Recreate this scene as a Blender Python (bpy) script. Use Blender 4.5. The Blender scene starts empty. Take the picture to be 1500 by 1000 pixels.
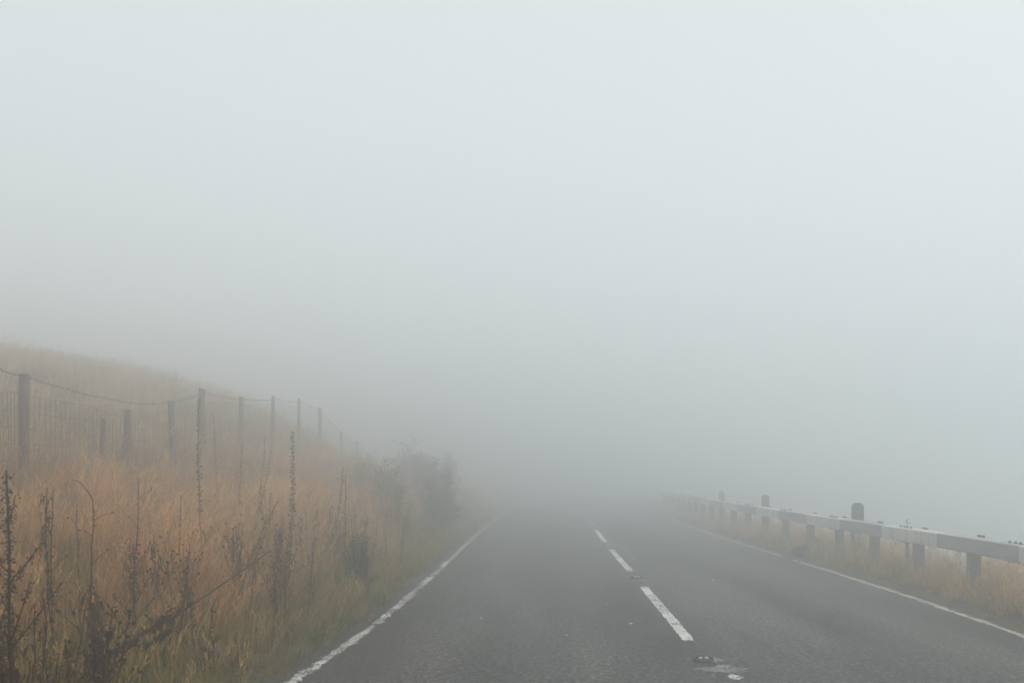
import bpy, bmesh, math, random
import numpy as np
from mathutils import Vector, Matrix, noise as mnoise

R = math.radians
random.seed(7)
rng = np.random.default_rng(7)
scene = bpy.context.scene
col = scene.collection

# ------------------------------------------------------------------ camera
F, EYE, HOR, CX = 1455.0, 1.47, 690.0, 750.0        # focal (px of the 1500 px frame), eye height, horizon row, centre column
cam_data = bpy.data.cameras.new("camera")
cam = bpy.data.objects.new("camera", cam_data)
col.objects.link(cam)
cam.location = (0, 0, EYE)
cam.rotation_euler = (R(90), 0, 0)
cam_data.sensor_width = 36.0
cam_data.lens = 36.0 * F / 1500.0
cam_data.shift_y = (HOR - 500.0) / 1500.0
cam_data.clip_start = 0.05
cam_data.clip_end = 2000
cam_data.dof.use_dof = True
cam_data.dof.focus_distance = 13.0
cam_data.dof.aperture_fstop = 3.5
scene.camera = cam

# ------------------------------------------------------------------ sky and sun
SUN_EL, SUN_AZ = 55.0, 92.0                          # azimuth clockwise from the view direction (+Y)
world = bpy.data.worlds.new("World")
scene.world = world
world.use_nodes = True
wn, wl = world.node_tree.nodes, world.node_tree.links
wn.clear()
sky = wn.new("ShaderNodeTexSky")
sky.sky_type = 'NISHITA'
sky.sun_disc = False
sky.sun_elevation = R(SUN_EL)
sky.sun_rotation = R(SUN_AZ)
sky.dust_density = 4.0
hsv = wn.new("ShaderNodeHueSaturation")
hsv.inputs["Saturation"].default_value = 0.1
mixw = wn.new("ShaderNodeMixRGB")
mixw.inputs[0].default_value = 0.75                  # an even overcast layer over the clear sky
mixw.inputs[2].default_value = (7.95, 8.45, 8.55, 1)
bg = wn.new("ShaderNodeBackground")
bg.inputs["Strength"].default_value = 0.114
wo = wn.new("ShaderNodeOutputWorld")
wl.new(sky.outputs[0], hsv.inputs["Color"])
wl.new(hsv.outputs[0], mixw.inputs[1])
wl.new(mixw.outputs[0], bg.inputs["Color"])
wl.new(bg.outputs[0], wo.inputs["Surface"])

sun_data = bpy.data.lights.new("sun", 'SUN')
sun_data.energy = 1.5
sun_data.angle = R(25)
sun_data.color = (1.0, 0.97, 0.93)
sun = bpy.data.objects.new("sun", sun_data)
col.objects.link(sun)
sd = Vector((math.sin(R(SUN_AZ)) * math.cos(R(SUN_EL)), math.cos(R(SUN_AZ)) * math.cos(R(SUN_EL)), math.sin(R(SUN_EL))))
sun.location = sd * 80
sun.rotation_euler = sd.to_track_quat('Z', 'Y').to_euler()

scene.view_settings.view_transform = 'Standard'
scene.view_settings.look = 'None'
scene.view_settings.exposure = 0.0
scene.view_settings.gamma = 1.0
scene.view_settings.use_curve_mapping = False
cy = scene.cycles
cy.use_denoising = True
cy.denoiser = 'OPENIMAGEDENOISE'
cy.max_bounces = 36
cy.diffuse_bounces = 3
cy.glossy_bounces = 2
cy.transmission_bounces = 3
cy.volume_bounces = 32
cy.sample_clamp_indirect = 4.0

FOG_DENSITY, FOG_G = 0.063, 0.87

# ------------------------------------------------------------------ helpers
def link(o, parent=None):
    col.objects.link(o)
    if parent is not None:
        o.parent = parent
    return o

def mesh_obj(name, verts, faces, mats, parent=None, smooth=False, attr=None, midx=None):
    me = bpy.data.meshes.new(name)
    me.from_pydata([tuple(map(float, v)) for v in verts], [], faces)
    for m in (mats if isinstance(mats, (list, tuple)) else [mats]):
        me.materials.append(m)
    if smooth:
        me.polygons.foreach_set("use_smooth", [True] * len(me.polygons))
    if midx is not None:
        me.polygons.foreach_set("material_index", midx)
    if attr is not None:
        a = me.attributes.new("t", 'FLOAT', 'POINT')
        a.data.foreach_set("value", np.asarray(attr, dtype=np.float32))
    me.update()
    return link(bpy.data.objects.new(name, me), parent)

def empty(name, loc):
    o = bpy.data.objects.new(name, None)
    o.location = loc
    o.empty_display_size = 0.2
    return link(o)

def tag(o, label=None, cat=None, group=None, kind=None):
    if label: o["label"] = label
    if cat: o["category"] = cat
    if group: o["group"] = group
    if kind: o["kind"] = kind
    return o

class MB:
    """collects simple shapes into one mesh"""
    def __init__(s): s.v, s.f, s.t = [], [], []
    def add(s, vs, fs, t=0.5):
        b = len(s.v)
        s.v.extend(vs)
        s.t.extend(t if isinstance(t, (list, tuple)) else [t] * len(vs))
        s.f.extend(tuple(i + b for i in f) for f in fs)
    def tube(s, pts, rad, n=5, t=0.5, cap=True):
        pts = [Vector(p) for p in pts]
        vs, fs = [], []
        for i, p in enumerate(pts):
            d = (pts[min(i + 1, len(pts) - 1)] - pts[max(i - 1, 0)])
            if d.length < 1e-9: d = Vector((0, 0, 1))
            d.normalize()
            a = d.orthogonal().normalized() if i == 0 else (ax - d * ax.dot(d)).normalized()
            ax = a
            b = d.cross(a)
            r = rad[i] if isinstance(rad, (list, tuple)) else rad
            for k in range(n):
                w = 2 * math.pi * k / n
                vs.append(p + (a * math.cos(w) + b * math.sin(w)) * r)
        for i in range(len(pts) - 1):
            for k in range(n):
                k2 = (k + 1) % n
                fs.append((i * n + k, i * n + k2, (i + 1) * n + k2, (i + 1) * n + k))
        if cap:
            fs.append(tuple(range(n))[::-1]); fs.append(tuple((len(pts) - 1) * n + k for k in range(n)))
        s.add(vs, fs, t)
    def blob(s, c, r, d=None, stretch=1.0, t=0.5):
        """small eight-sided seed, long axis d"""
        c = Vector(c); d = Vector(d).normalized() if d is not None else Vector((0, 0, 1))
        a = d.orthogonal().normalized(); b = d.cross(a)
        vs = [c - d * r * stretch, c + a * r, c + b * r, c - a * r, c - b * r, c + d * r * stretch]
        fs = [(0, 2, 1), (0, 3, 2), (0, 4, 3), (0, 1, 4), (5, 1, 2), (5, 2, 3), (5, 3, 4), (5, 4, 1)]
        s.add(vs, fs, t)
    def leaf(s, p, d, up, L, W, curl=0.3, t=0.5):
        """bent pointed leaf, five verts along two strips"""
        p = Vector(p); d = Vector(d).normalized(); side = d.cross(Vector(up))
        if side.length < 1e-6: side = d.orthogonal()
        side.normalize(); n = side.cross(d)
        m1 = p + d * L * .38 + n * L * curl * .12
        m2 = p + d * L * .72 - n * L * curl * .1
        e = p + d * L - n * L * curl * .45
        vs = [p, m1 - side * W * .5, m1 + side * W * .5, m2 - side * W * .38, m2 + side * W * .38, e]
        s.add(vs, [(0, 1, 2), (1, 3, 4, 2), (3, 5, 4)], t)
    def box(s, c, sx, sy, sz, t=0.5):
        x, y, z = c
        vs = [Vector((x + i * sx / 2, y + j * sy / 2, z + k * sz / 2)) for k in (-1, 1) for j in (-1, 1) for i in (-1, 1)]
        s.add(vs, [(0, 2, 3, 1), (4, 5, 7, 6), (0, 1, 5, 4), (2, 6, 7, 3), (0, 4, 6, 2), (1, 3, 7, 5)], t)
    def obj(s, name, mat, parent=None, smooth=False):
        return mesh_obj(name, s.v, s.f, mat, parent, smooth, s.t)

def hermite(pts):
    xs = np.array([p[0] for p in pts], float); ys = np.array([p[1] for p in pts], float)
    h = np.diff(xs); dl = np.diff(ys) / h
    m = np.empty_like(xs); m[0], m[-1] = dl[0], dl[-1]
    m[1:-1] = (dl[:-1] * h[1:] + dl[1:] * h[:-1]) / (h[:-1] + h[1:])
    def fn(x):
        x = np.clip(np.asarray(x, float), xs[0], xs[-1])
        i = np.clip(np.searchsorted(xs, x) - 1, 0, len(xs) - 2)
        t = (x - xs[i]) / h[i]
        return ((2*t**3 - 3*t**2 + 1) * ys[i] + (t**3 - 2*t**2 + t) * h[i] * m[i]
                + (-2*t**3 + 3*t**2) * ys[i+1] + (t**3 - t**2) * h[i] * m[i+1])
    return fn

# alignment of the road, metres; x right, y ahead
XL = hermite([(-60, -5.2), (-15, -2.75), (0, -2.0), (6.9, -1.53), (9.2, -1.335), (13.7, -1.13), (21.4, -.87), (29, -.56), (45, .3), (70, 2.2), (120, 7.5), (200, 21)])
XC = hermite([(-60, -2.2), (-15, .35), (0, 1.15), (8.5, 1.53), (14.5, 1.735), (20.6, 1.93), (26.7, 2.2), (31, 2.4), (45, 3.15), (70, 5.0), (120, 10.2), (200, 23.7)])
XR = hermite([(-60, .8), (-15, 3.7), (0, 4.4), (8.8, 4.56), (11, 4.64), (16, 4.66), (21, 4.66), (25, 4.7), (32, 4.98), (45, 5.8), (70, 7.7), (120, 12.9), (200, 26.4)])
GF = hermite([(-60, 1.1), (0, 1.2), (10, 1.28), (13, 1.3), (15, 1.42), (17, 1.68), (20, 1.85), (24, 2.05), (27, 2.1), (31, 1.72), (34, 1.45), (37, 1.12), (45, .85), (80, .8), (200, .8)])
XF = -5.3                                               # line of the wire fence

def vnoise(x, y, s, seed=0.0):
    return mnoise.noise(Vector((x * s + seed, y * s - seed * .7, seed * 1.3)))

def ground(x, y):
    """height of the ground outside the carriageway"""
    xl = float(XL(y)) - .21
    xr = float(XR(y)) + .12
    if x < xl:
        u = xl - x
        uf = max(1.0, xl - min(XF, xl - 2.5))
        g = float(GF(y))
        if u < uf:
            t = u / uf
            h = g * (t ** 1.12)
        else:
            h = g + 2.45 * (1 - math.exp(-(u - uf) / 3.7))
        fade = min(1, u / 1.5)
        h += fade * (.10 * vnoise(x, y, .55, 3) + .05 * vnoise(x, y, 1.7, 9)) + .012 * vnoise(x, y, 6, 4) * min(1, u / .3)
        far = max(0, u - 14)
        h += min(far, 60) * .004 * vnoise(x, y, .05, 5)
        return h - .02 + .03 * min(1, u / .12)
    if x > xr:
        u = x - xr
        h = .01 * min(1, u / .1) + .02 * vnoise(x, y, 1.3, 2) * min(1, u / .3)
        if u > 1.35:
            d = u - 1.35
            h -= 27.0 * (1 - math.exp(-d * 1.0 / 27.0))
            h += .15 * vnoise(x, y, .4, 8) * min(1, d)
        return h
    return -.05

def terrain(x, y): return ground(x, y)

# ------------------------------------------------------------------ materials
def new_mat(name):
    m = bpy.data.materials.new(name)
    m.use_nodes = True
    nt = m.node_tree
    b = nt.nodes["Principled BSDF"]
    return m, nt, b

def N(nt, kind, **kw):
    n = nt.nodes.new(kind)
    for k, v in kw.items():
        if k in n.inputs: n.inputs[k].default_value = v
        else: setattr(n, k, v)
    return n

def noise_tex(nt, scale, detail=4, rough=.55, coord=None, mapping=None):
    n = N(nt, "ShaderNodeTexNoise", Scale=scale, Detail=detail, Roughness=rough)
    if coord is None:
        g = N(nt, "ShaderNodeNewGeometry"); coord = g.outputs["Position"]
    if mapping:
        mp = N(nt, "ShaderNodeMapping"); mp.inputs["Scale"].default_value = mapping
        nt.links.new(coord, mp.inputs["Vector"]); coord = mp.outputs[0]
    nt.links.new(coord, n.inputs["Vector"])
    return n

def ramp(nt, src, stops):
    r = N(nt, "ShaderNodeValToRGB")
    els = r.color_ramp.elements
    while len(els) < len(stops): els.new(.5)
    for e, (p, c) in zip(els, stops):
        e.position = p; e.color = (*c, 1) if len(c) == 3 else c
    nt.links.new(src, r.inputs[0])
    return r

def mix(nt, fac, a, b, mode='MIX'):
    n = N(nt, "ShaderNodeMixRGB", blend_type=mode)
    for sock, v in ((n.inputs[0], fac), (n.inputs[1], a), (n.inputs[2], b)):
        if isinstance(v, (int, float)): sock.default_value = v
        elif isinstance(v, tuple): sock.default_value = (*v, 1) if len(v) == 3 else v
        else: nt.links.new(v, sock)
    return n.outputs[0]

def bump(nt, b, h, strength=.4, dist=.01):
    n = N(nt, "ShaderNodeBump", Strength=strength, Distance=dist)
    nt.links.new(h, n.inputs["Height"]); nt.links.new(n.outputs[0], b.inputs["Normal"])

def asphalt_colour(nt):
    grain = noise_tex(nt, 75, 4, .9)
    clump = noise_tex(nt, 25, 4, .85)
    avg = N(nt, "ShaderNodeMixRGB"); avg.inputs[0].default_value = .6
    nt.links.new(grain.outputs[0], avg.inputs[1]); nt.links.new(clump.outputs[0], avg.inputs[2])
    speck = ramp(nt, avg.outputs[0], [(.43, (.002, .002, .002)), (.5, (.040, .038, .036)), (.60, (.27, .26, .245))])
    big = noise_tex(nt, .9, 5, .6, mapping=(1.0, .16, 1))
    bigr = ramp(nt, big.outputs[0], [(.32, (.55, .55, .55)), (.68, (1.5, 1.49, 1.47))])
    mid = noise_tex(nt, 4, 4, .6, mapping=(1, .5, 1))
    midr = ramp(nt, mid.outputs[0], [(.35, (.85, .85, .85)), (.65, (1.12, 1.12, 1.12))])
    c = mix(nt, 1.0, speck.outputs[0], bigr.outputs[0], 'MULTIPLY')
    c = mix(nt, 1.0, c, midr.outputs[0], 'MULTIPLY')
    # polished wheel tracks along each lane
    at = N(nt, "ShaderNodeAttribute"); at.attribute_name = "t"
    tr = ramp(nt, at.outputs["Fac"], [(0, (.72, .71, .70)), (.05, (.78, .77, .76)), (.12, (1, 1, 1)), (.17, (1.12, 1.12, 1.11)), (.25, (.94, .94, .94)), (.36, (1.12, 1.12, 1.11)),
                                      (.46, (.92, .91, .9)), (.60, (1.12, 1.12, 1.11)), (.72, (.95, .95, .95)), (.84, (1.14, 1.14, 1.13)), (1, (.85, .84, .83))])
    c = mix(nt, 1.0, c, tr.outputs[0], 'MULTIPLY')
    return c, grain

M = {}
m, nt, b = new_mat("asphalt")
c, g = asphalt_colour(nt)
nt.links.new(c, b.inputs["Base Color"]); b.inputs["Roughness"].default_value = .78
b.inputs["Specular IOR Level"].default_value = .35
bump(nt, b, g.outputs[0], .7, .008)
M["asphalt"] = m

def paint_mat(name, paint, wear_lo, wear_hi):
    m, nt, b = new_mat(name)
    c, g = asphalt_colour(nt)
    w1 = noise_tex(nt, 48, 4, .8, mapping=(1, .6, 1))
    w2 = noise_tex(nt, 3.2, 3, .6)
    add = N(nt, "ShaderNodeMath", operation='ADD')
    mul = N(nt, "ShaderNodeMath", operation='MULTIPLY'); mul.inputs[1].default_value = .45
    nt.links.new(w2.outputs[0], mul.inputs[0]); nt.links.new(mul.outputs[0], add.inputs[1])
    nt.links.new(w1.outputs[0], add.inputs[0])
    mask = ramp(nt, add.outputs[0], [(wear_lo, (0, 0, 0)), (wear_hi, (1, 1, 1))])
    dirt = noise_tex(nt, 60, 4, .7)
    pc = ramp(nt, dirt.outputs[0], [(.3, tuple(.62 * v for v in paint)), (.6, paint)])
    nt.links.new(mix(nt, mask.outputs[0], c, pc.outputs[0]), b.inputs["Base Color"])
    b.inputs["Roughness"].default_value = .7
    bump(nt, b, g.outputs[0], .35, .006)
    return m
M["paint"] = paint_mat("road_paint", (.84, .84, .79), .65, .72)
M["paint_worn"] = paint_mat("road_paint_worn", (.74, .73, .67), .70, .79)
M["paint_dirty"] = paint_mat("road_paint_dirty", (.66, .60, .50), .67, .76)
M["paint_patch"] = paint_mat("residue_patch", (.27, .265, .255), .68, .82)

m, nt, b = new_mat("soil")
n1 = noise_tex(nt, 1.2, 6, .6); n2 = noise_tex(nt, 18, 5, .7)
c1 = ramp(nt, n1.outputs[0], [(.3, (.06, .055, .025)), (.55, (.11, .085, .042)), (.75, (.16, .115, .06))])
c2 = ramp(nt, n2.outputs[0], [(.3, (.45, .45, .45)), (.7, (1.25, 1.25, 1.2))])
nt.links.new(mix(nt, 1.0, c1.outputs[0], c2.outputs[0], 'MULTIPLY'), b.inputs["Base Color"])
b.inputs["Roughness"].default_value = .95
bump(nt, b, n2.outputs[0], .8, .04)
M["soil"] = m

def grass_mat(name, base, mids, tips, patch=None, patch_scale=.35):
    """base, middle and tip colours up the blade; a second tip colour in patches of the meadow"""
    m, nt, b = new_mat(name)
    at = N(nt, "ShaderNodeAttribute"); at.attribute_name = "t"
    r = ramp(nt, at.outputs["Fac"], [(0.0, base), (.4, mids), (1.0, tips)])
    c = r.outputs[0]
    if patch:
        pn = noise_tex(nt, patch_scale, 3, .5)
        pr = ramp(nt, pn.outputs[0], [(.44, (0, 0, 0)), (.58, (1, 1, 1))])
        r2 = ramp(nt, at.outputs["Fac"], [(0.0, patch[0]), (.4, patch[1]), (1.0, patch[2])])
        c = mix(nt, pr.outputs[0], c, r2.outputs[0])
    oi = N(nt, "ShaderNodeObjectInfo")
    rv = ramp(nt, oi.outputs["Random"], [(0, (.42, .40, .37)), (.5, (1, 1, 1)), (1, (1.38, 1.34, 1.25))])
    c = mix(nt, 1.0, c, rv.outputs[0], 'MULTIPLY')
    tr = N(nt, "ShaderNodeBsdfTranslucent"); df = N(nt, "ShaderNodeBsdfDiffuse")
    nt.links.new(c, tr.inputs[0]); nt.links.new(c, df.inputs[0])
    ms = N(nt, "ShaderNodeMixShader"); ms.inputs[0].default_value = .4
    nt.links.new(df.outputs[0], ms.inputs[1]); nt.links.new(tr.outputs[0], ms.inputs[2])
    nt.links.new(ms.outputs[0], nt.nodes["Material Output"].inputs["Surface"])
    return m
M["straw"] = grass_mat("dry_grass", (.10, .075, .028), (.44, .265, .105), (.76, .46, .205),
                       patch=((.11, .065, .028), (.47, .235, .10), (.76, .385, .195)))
M["hill"] = grass_mat("hill_grass", (.14, .105, .06), (.42, .305, .185), (.68, .51, .335))  # paler, greyer blade colours for the tufts beyond the fence
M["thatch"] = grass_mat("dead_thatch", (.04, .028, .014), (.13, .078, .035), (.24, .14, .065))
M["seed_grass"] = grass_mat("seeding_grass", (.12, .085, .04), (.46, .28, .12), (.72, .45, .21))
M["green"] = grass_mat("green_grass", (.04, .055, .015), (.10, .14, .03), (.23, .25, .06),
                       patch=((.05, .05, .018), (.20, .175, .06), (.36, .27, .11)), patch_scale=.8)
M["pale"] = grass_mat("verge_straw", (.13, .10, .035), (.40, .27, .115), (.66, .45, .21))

def plain(name, col_, var=.35, scale=14, rough=.85, translucent=0.0, spec=.2, coord_scale=None):
    m, nt, b = new_mat(name)
    n = noise_tex(nt, scale, 5, .65, mapping=coord_scale)
    r = ramp(nt, n.outputs[0], [(.3, tuple(v * (1 - var) for v in col_)), (.7, tuple(v * (1 + var) for v in col_))])
    nt.links.new(r.outputs[0], b.inputs["Base Color"])
    b.inputs["Roughness"].default_value = rough
    b.inputs["Specular IOR Level"].default_value = spec
    bump(nt, b, n.outputs[0], .3, .004)
    return m
M["dark_stem"] = plain("dead_stem", (.034, .023, .018), .4, 30)
M["brown_stem"] = plain("brown_stem", (.12, .08, .052), .4, 30)
M["seed_dark"] = plain("dark_seed", (.030, .020, .016), .45, 60)
M["seed_brown"] = plain("brown_seed", (.10, .062, .045), .45, 60)
M["seed_red"] = plain("rust_seed", (.060, .024, .016), .45, 60)
M["dead_leaf"] = plain("withered_leaf", (.085, .052, .035), .5, 25)
M["leaf"] = plain("shrub_leaf", (.17, .125, .072), .5, 9, .7)
M["leaf_dark"] = plain("shrub_leaf_dark", (.15, .118, .07), .5, 9, .7)
M["leaf_green"] = plain("bush_leaf", (.075, .10, .028), .5, 14, .7)
M["yellow"] = plain("yellow_flower", (.50, .27, .03), .3, 30, .7)
M["orange_leaf"] = plain("rust_leaf", (.30, .12, .045), .3, 20, .8)
M["bark"] = plain("twig_bark", (.06, .048, .038), .4, 40)
M["wood"] = plain("weathered_wood", (.13, .098, .078), .45, 26, .9, coord_scale=(1, 1, .12))
M["wire"] = plain("rusty_wire", (.055, .045, .038), .4, 60, .6)
M["grey_beam"] = plain("grey_beam_paint", (.31, .31, .305), .22, 7, .33, spec=.5, coord_scale=(1, .5, 2.5))
M["post_metal"] = plain("post_steel", (.21, .19, .175), .35, 16, .7, coord_scale=(1, 1, .3))
M["marker"] = plain("marker_paint", (.055, .056, .058), .25, 20, .7)
M["reflector"] = plain("reflector_white", (.72, .73, .72), .1, 30, .5)
M["bolt"] = plain("rusty_bolt", (.035, .03, .028), .4, 50, .6)
M["iron"] = plain("cast_iron", (.055, .056, .058), .35, 60, .5, spec=.5)
M["rubber"] = plain("dark_rubber", (.022, .022, .023), .3, 50, .7)
m, nt, b = new_mat("glass_lens")
b.inputs["Base Color"].default_value = (.75, .76, .75, 1); b.inputs["Roughness"].default_value = .12
b.inputs["Specular IOR Level"].default_value = .8
M["lens"] = m
# white beam paint with grime running down
m, nt, b = new_mat("white_beam_paint")
st = noise_tex(nt, 9, 5, .65, mapping=(1, 1.6, .12)); sp = noise_tex(nt, 40, 4, .7)
c1 = ramp(nt, st.outputs[0], [(.32, (.48, .43, .37)), (.5, (.72, .69, .64)), (.7, (.82, .80, .77))])
c2 = ramp(nt, sp.outputs[0], [(.28, (.6, .58, .56)), (.5, (1, 1, 1))])
nt.links.new(mix(nt, 1.0, c1.outputs[0], c2.outputs[0], 'MULTIPLY'), b.inputs["Base Color"])
b.inputs["Roughness"].default_value = .36
bump(nt, b, sp.outputs[0], .2, .003)
M["white_beam"] = m

# ------------------------------------------------------------------ ground
def grid_lines(segs):
    out = []
    for a, b_, st in segs:
        out += list(np.arange(a, b_, st))
    out.append(segs[-1][1])
    return out
gx = grid_lines([(-200, -40, 16), (-40, -14, 2), (-14, -8, .5), (-8, 0, .16), (0, 4, .5), (4, 9, .2), (9, 16, 1), (16, 60, 4), (60, 200, 14)])
gy = grid_lines([(-200, -40, 16), (-40, -4, 3), (-4, 2, .6), (2, 26, .2), (26, 48, .5), (48, 80, 4), (80, 200, 10)])
verts = [(x, y, ground(x, y)) for y in gy for x in gx]
nx = len(gx)
faces = [(j * nx + i, j * nx + i + 1, (j + 1) * nx + i + 1, (j + 1) * nx + i) for j in range(len(gy) - 1) for i in range(nx - 1)]
tag(mesh_obj("ground", verts, faces, M["soil"], smooth=True), kind="structure")

# ------------------------------------------------------------------ road
ry = grid_lines([(-60, 2, 2), (2, 30, .2), (30, 60, .5), (60, 198, 3)])
verts, faces = [], []
NC = 18
for y in ry:
    l = float(XL(y)) - .21 + .035 * vnoise(0, y, 1.7, 5) + .02 * vnoise(0, y, 6, 6)
    r = float(XR(y)) + .13 + .03 * vnoise(0, y, 1.4, 15)
    for k in range(NC + 1):
        verts.append((l + (r - l) * k / NC, y, 0.0))
    verts.append((r, y, -.10)); verts.append((l, y, -.10))
w = NC + 3
for j in range(len(ry) - 1):
    for k in range(NC):
        a = j * w + k
        faces.append((a, a + 1, a + 1 + w, a + w))
    faces.append((j * w + NC, j * w + NC + 1, (j + 1) * w + NC + 1, (j + 1) * w + NC))
    faces.append((j * w + NC + 2, j * w, (j + 1) * w, (j + 1) * w + NC + 2))
lat = ([k / NC for k in range(NC + 1)] + [1, 0]) * len(ry)
road = tag(mesh_obj("road", verts, faces, M["asphalt"], attr=lat), kind="structure")

def ragged_strip(name, fx, y0, y1, width, mat, rag=.012, z=.004, step=.05, breaks=()):
    """painted strip on the carriageway with uneven edges"""
    ys = list(np.arange(y0, min(y1, 32), step)) + (list(np.arange(max(32, y0), y1, .8)) if y1 > 32 else [])
    ys.append(y1)
    vs, fs = [], []
    for i, y in enumerate(ys):
        c = float(fx(y))
        j1 = rag * (vnoise(1, y, 4, 1) + .9 * random.uniform(-1, 1)); j2 = rag * (vnoise(5, y, 4, 2) + .9 * random.uniform(-1, 1))
        vs += [(c - width / 2 + j1, y, z), (c + width / 2 + j2, y, z)]
    for i in range(len(ys) - 1):
        ym = (ys[i] + ys[i + 1]) / 2
        if any(a < ym < b_ for a, b_ in breaks): continue
        fs.append((2 * i, 2 * i + 1, 2 * i + 3, 2 * i + 2))
    return mesh_obj(name, vs, fs, mat, road, attr=[.3] * len(vs))
ragged_strip("edge_line", XL, -5, 90, .09, M["paint_worn"], .026, step=.03, breaks=((9.5, 9.56), (12.3, 12.42), (16.9, 16.98)))
ragged_strip("edge_line", XR, -5, 90, .085, M["paint_dirty"], .02, breaks=((16.45, 17.15),))
y = 8.62 - 12
for k in range(16):
    ragged_strip("centre_line_dash", XC, y, y + 4.0, .105, M["paint"] if k < 5 else M["paint_worn"], .006)
    y += 6.0

ragged_strip("worn_mark", hermite([(16.4, 2.03), (19.5, 2.15)]), 16.5, 19.4, .07, M["paint_patch"], .02)

def patch(cx, cyy, sx, sy, mat, name, z=.004, n=26, rough=.35, seed=0):
    vs = [(cx, cyy, z)]
    for k in range(n):
        a = 2 * math.pi * k / n
        q = 1 + rough * (vnoise(math.cos(a) * 2, math.sin(a) * 2, 1, seed) + .5 * random.uniform(-.5, .5))
        vs.append((cx + sx * q * math.cos(a), cyy + sy * q * math.sin(a), z))
    return mesh_obj(name, vs, [(0, 1 + k, 1 + (k + 1) % n) for k in range(n)], mat, road, attr=[.3] * len(vs))
patch(1.59, 7.10, .05, .085, M["paint"], "paint_splash", rough=.5, seed=1)
patch(1.60, 7.49, .055, .05, M["paint_worn"], "paint_splash", rough=.4, seed=2)
patch(1.55, 7.36, .2, .11, M["paint_patch"], "residue_patch", rough=.5, seed=3)
patch(1.51, 7.74, .15, .10, M["paint_patch"], "residue_patch", rough=.4, seed=4)
patch(1.73, 13.4, .11, .14, M["paint_patch"], "residue_patch", rough=.5, seed=5)
patch(1.93, 19.6, .3, .2, M["paint_patch"], "residue_patch", rough=.5, seed=6)
for px, py, s in ((1044, 850, .05), (924, 913, .035), (890, 884, .02), (1106, 870, .02), (705, 905, .025), (830, 930, .02)):
    Y = F * EYE / (py - HOR)
    patch((px - CX) / F * Y, Y, s * .5, s, M["reflector"], "paint_splash", rough=.5, seed=px)

# reflective road studs in the gaps of the centre line
def road_stud(x, y, label):
    root = tag(empty("road_stud", (x, y, 0.004)), label, "road stud", "reflective studs along the centre line")
    def dome(lx, ly, h, n=20, rings=3, sq=.7, z0=0.0):
        vs, fs = [], []
        for r_ in range(rings + 1):
            f = r_ / rings
            sc, hz = 1 - .21 * f ** 2, h * math.sin(f * math.pi / 2)
            for k in range(n):
                a = 2 * math.pi * k / n
                ca, sa = math.cos(a), math.sin(a)
                vs.append((lx * sc * math.copysign(abs(ca) ** sq, ca), ly * sc * math.copysign(abs(sa) ** sq, sa), z0 + hz))
        for r_ in range(rings):
            for k in range(n):
                k2 = (k + 1) % n
                fs.append((r_ * n + k, r_ * n + k2, (r_ + 1) * n + k2, (r_ + 1) * n + k))
        fs.append(tuple(rings * n + k for k in range(n)))
        return vs, fs
    vs, fs = dome(.088, .075, .018)
    mesh_obj("housing", vs, fs, M["iron"], root, True)
    for s in (-1, 1):
        mb = MB(); mb.box((s * .064, 0, .022), .016, .11, .022)
        mb.obj("housing_rim", M["iron"], root)
    vs, fs = dome(.050, .055, .018, z0=.016)
    mesh_obj("rubber_pad", vs, fs, M["rubber"], root, True)
    for s in (-1, 1):
        vs, fs = dome(.019, .014, .008, n=10, sq=1, z0=0)
        o = mesh_obj("lens", [(vx + s * .022, -vz - .047, vy * .6 + .027) for vx, vy, vz in vs], fs, M["lens"], root, True)
    return root
for (y, lab) in ((7.72, "iron road stud with glass eyes, beside a white paint splash"),
                 (13.62, "iron road stud between the first and second centre dashes past the paint splash"),
                 (19.6, "iron road stud beyond the second centre dash, on a pale patch")):
    road_stud(float(XC(y)) - (.0 if y > 8 else .02), y, lab)

# ------------------------------------------------------------------ crash barrier
XB = lambda y: float(XR(y)) + .845
BTOP, BH, BD = .685, .185, .20
def bpt(y): return Vector((XB(y), y, 0))
barrier = tag(empty("crash_barrier", bpt(12)), "box beam crash barrier banded white and grey along the grassy drop", "crash barrier")
inv = -Vector(barrier.location)
def beam(y0, y1, mat):
    d = (bpt(y1) - bpt(y0)).normalized(); side = Vector((d.y, -d.x, 0))
    prof = []
    c = .016
    for (sx, sz) in ((-1, -1), (1, -1), (1, 1), (-1, 1)):
        cx_, cz = sx * (BD / 2 - c), BTOP - BH / 2 + sz * (BH / 2 - c)
        base = math.atan2(sz, sx)
        for k in (-1, 0, 1):
            a = base + k * R(40)
            prof.append((cx_ + c * math.cos(a), cz + c * math.sin(a)))
    vs, fs = [], []
    ys = np.linspace(y0, y1, 3)
    for yy in ys:
        p = bpt(yy) + inv
        sag = .006 * vnoise(0, yy, .8, 40)
        vs += [p + side * (a + .5 * sag) + Vector((0, 0, z + sag)) for a, z in prof]
    n = len(prof)
    for i in range(2):
        fs += [(i * n + k, i * n + (k + 1) % n, (i + 1) * n + (k + 1) % n, (i + 1) * n + k) for k in range(n)]
    return mesh_obj("beam", vs, fs, mat, barrier, False)
edges = [4.8, 6.7, 8.6, 10.52] + [12.65 + 1.87 * k for k in range(0, 19)]
beams = []
for k, (a, b_) in enumerate(zip(edges[:-1], edges[1:])):
    beams.append((a, b_, beam(a, b_, M["white_beam"] if (k - 4) % 2 == 0 else M["grey_beam"])))
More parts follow.
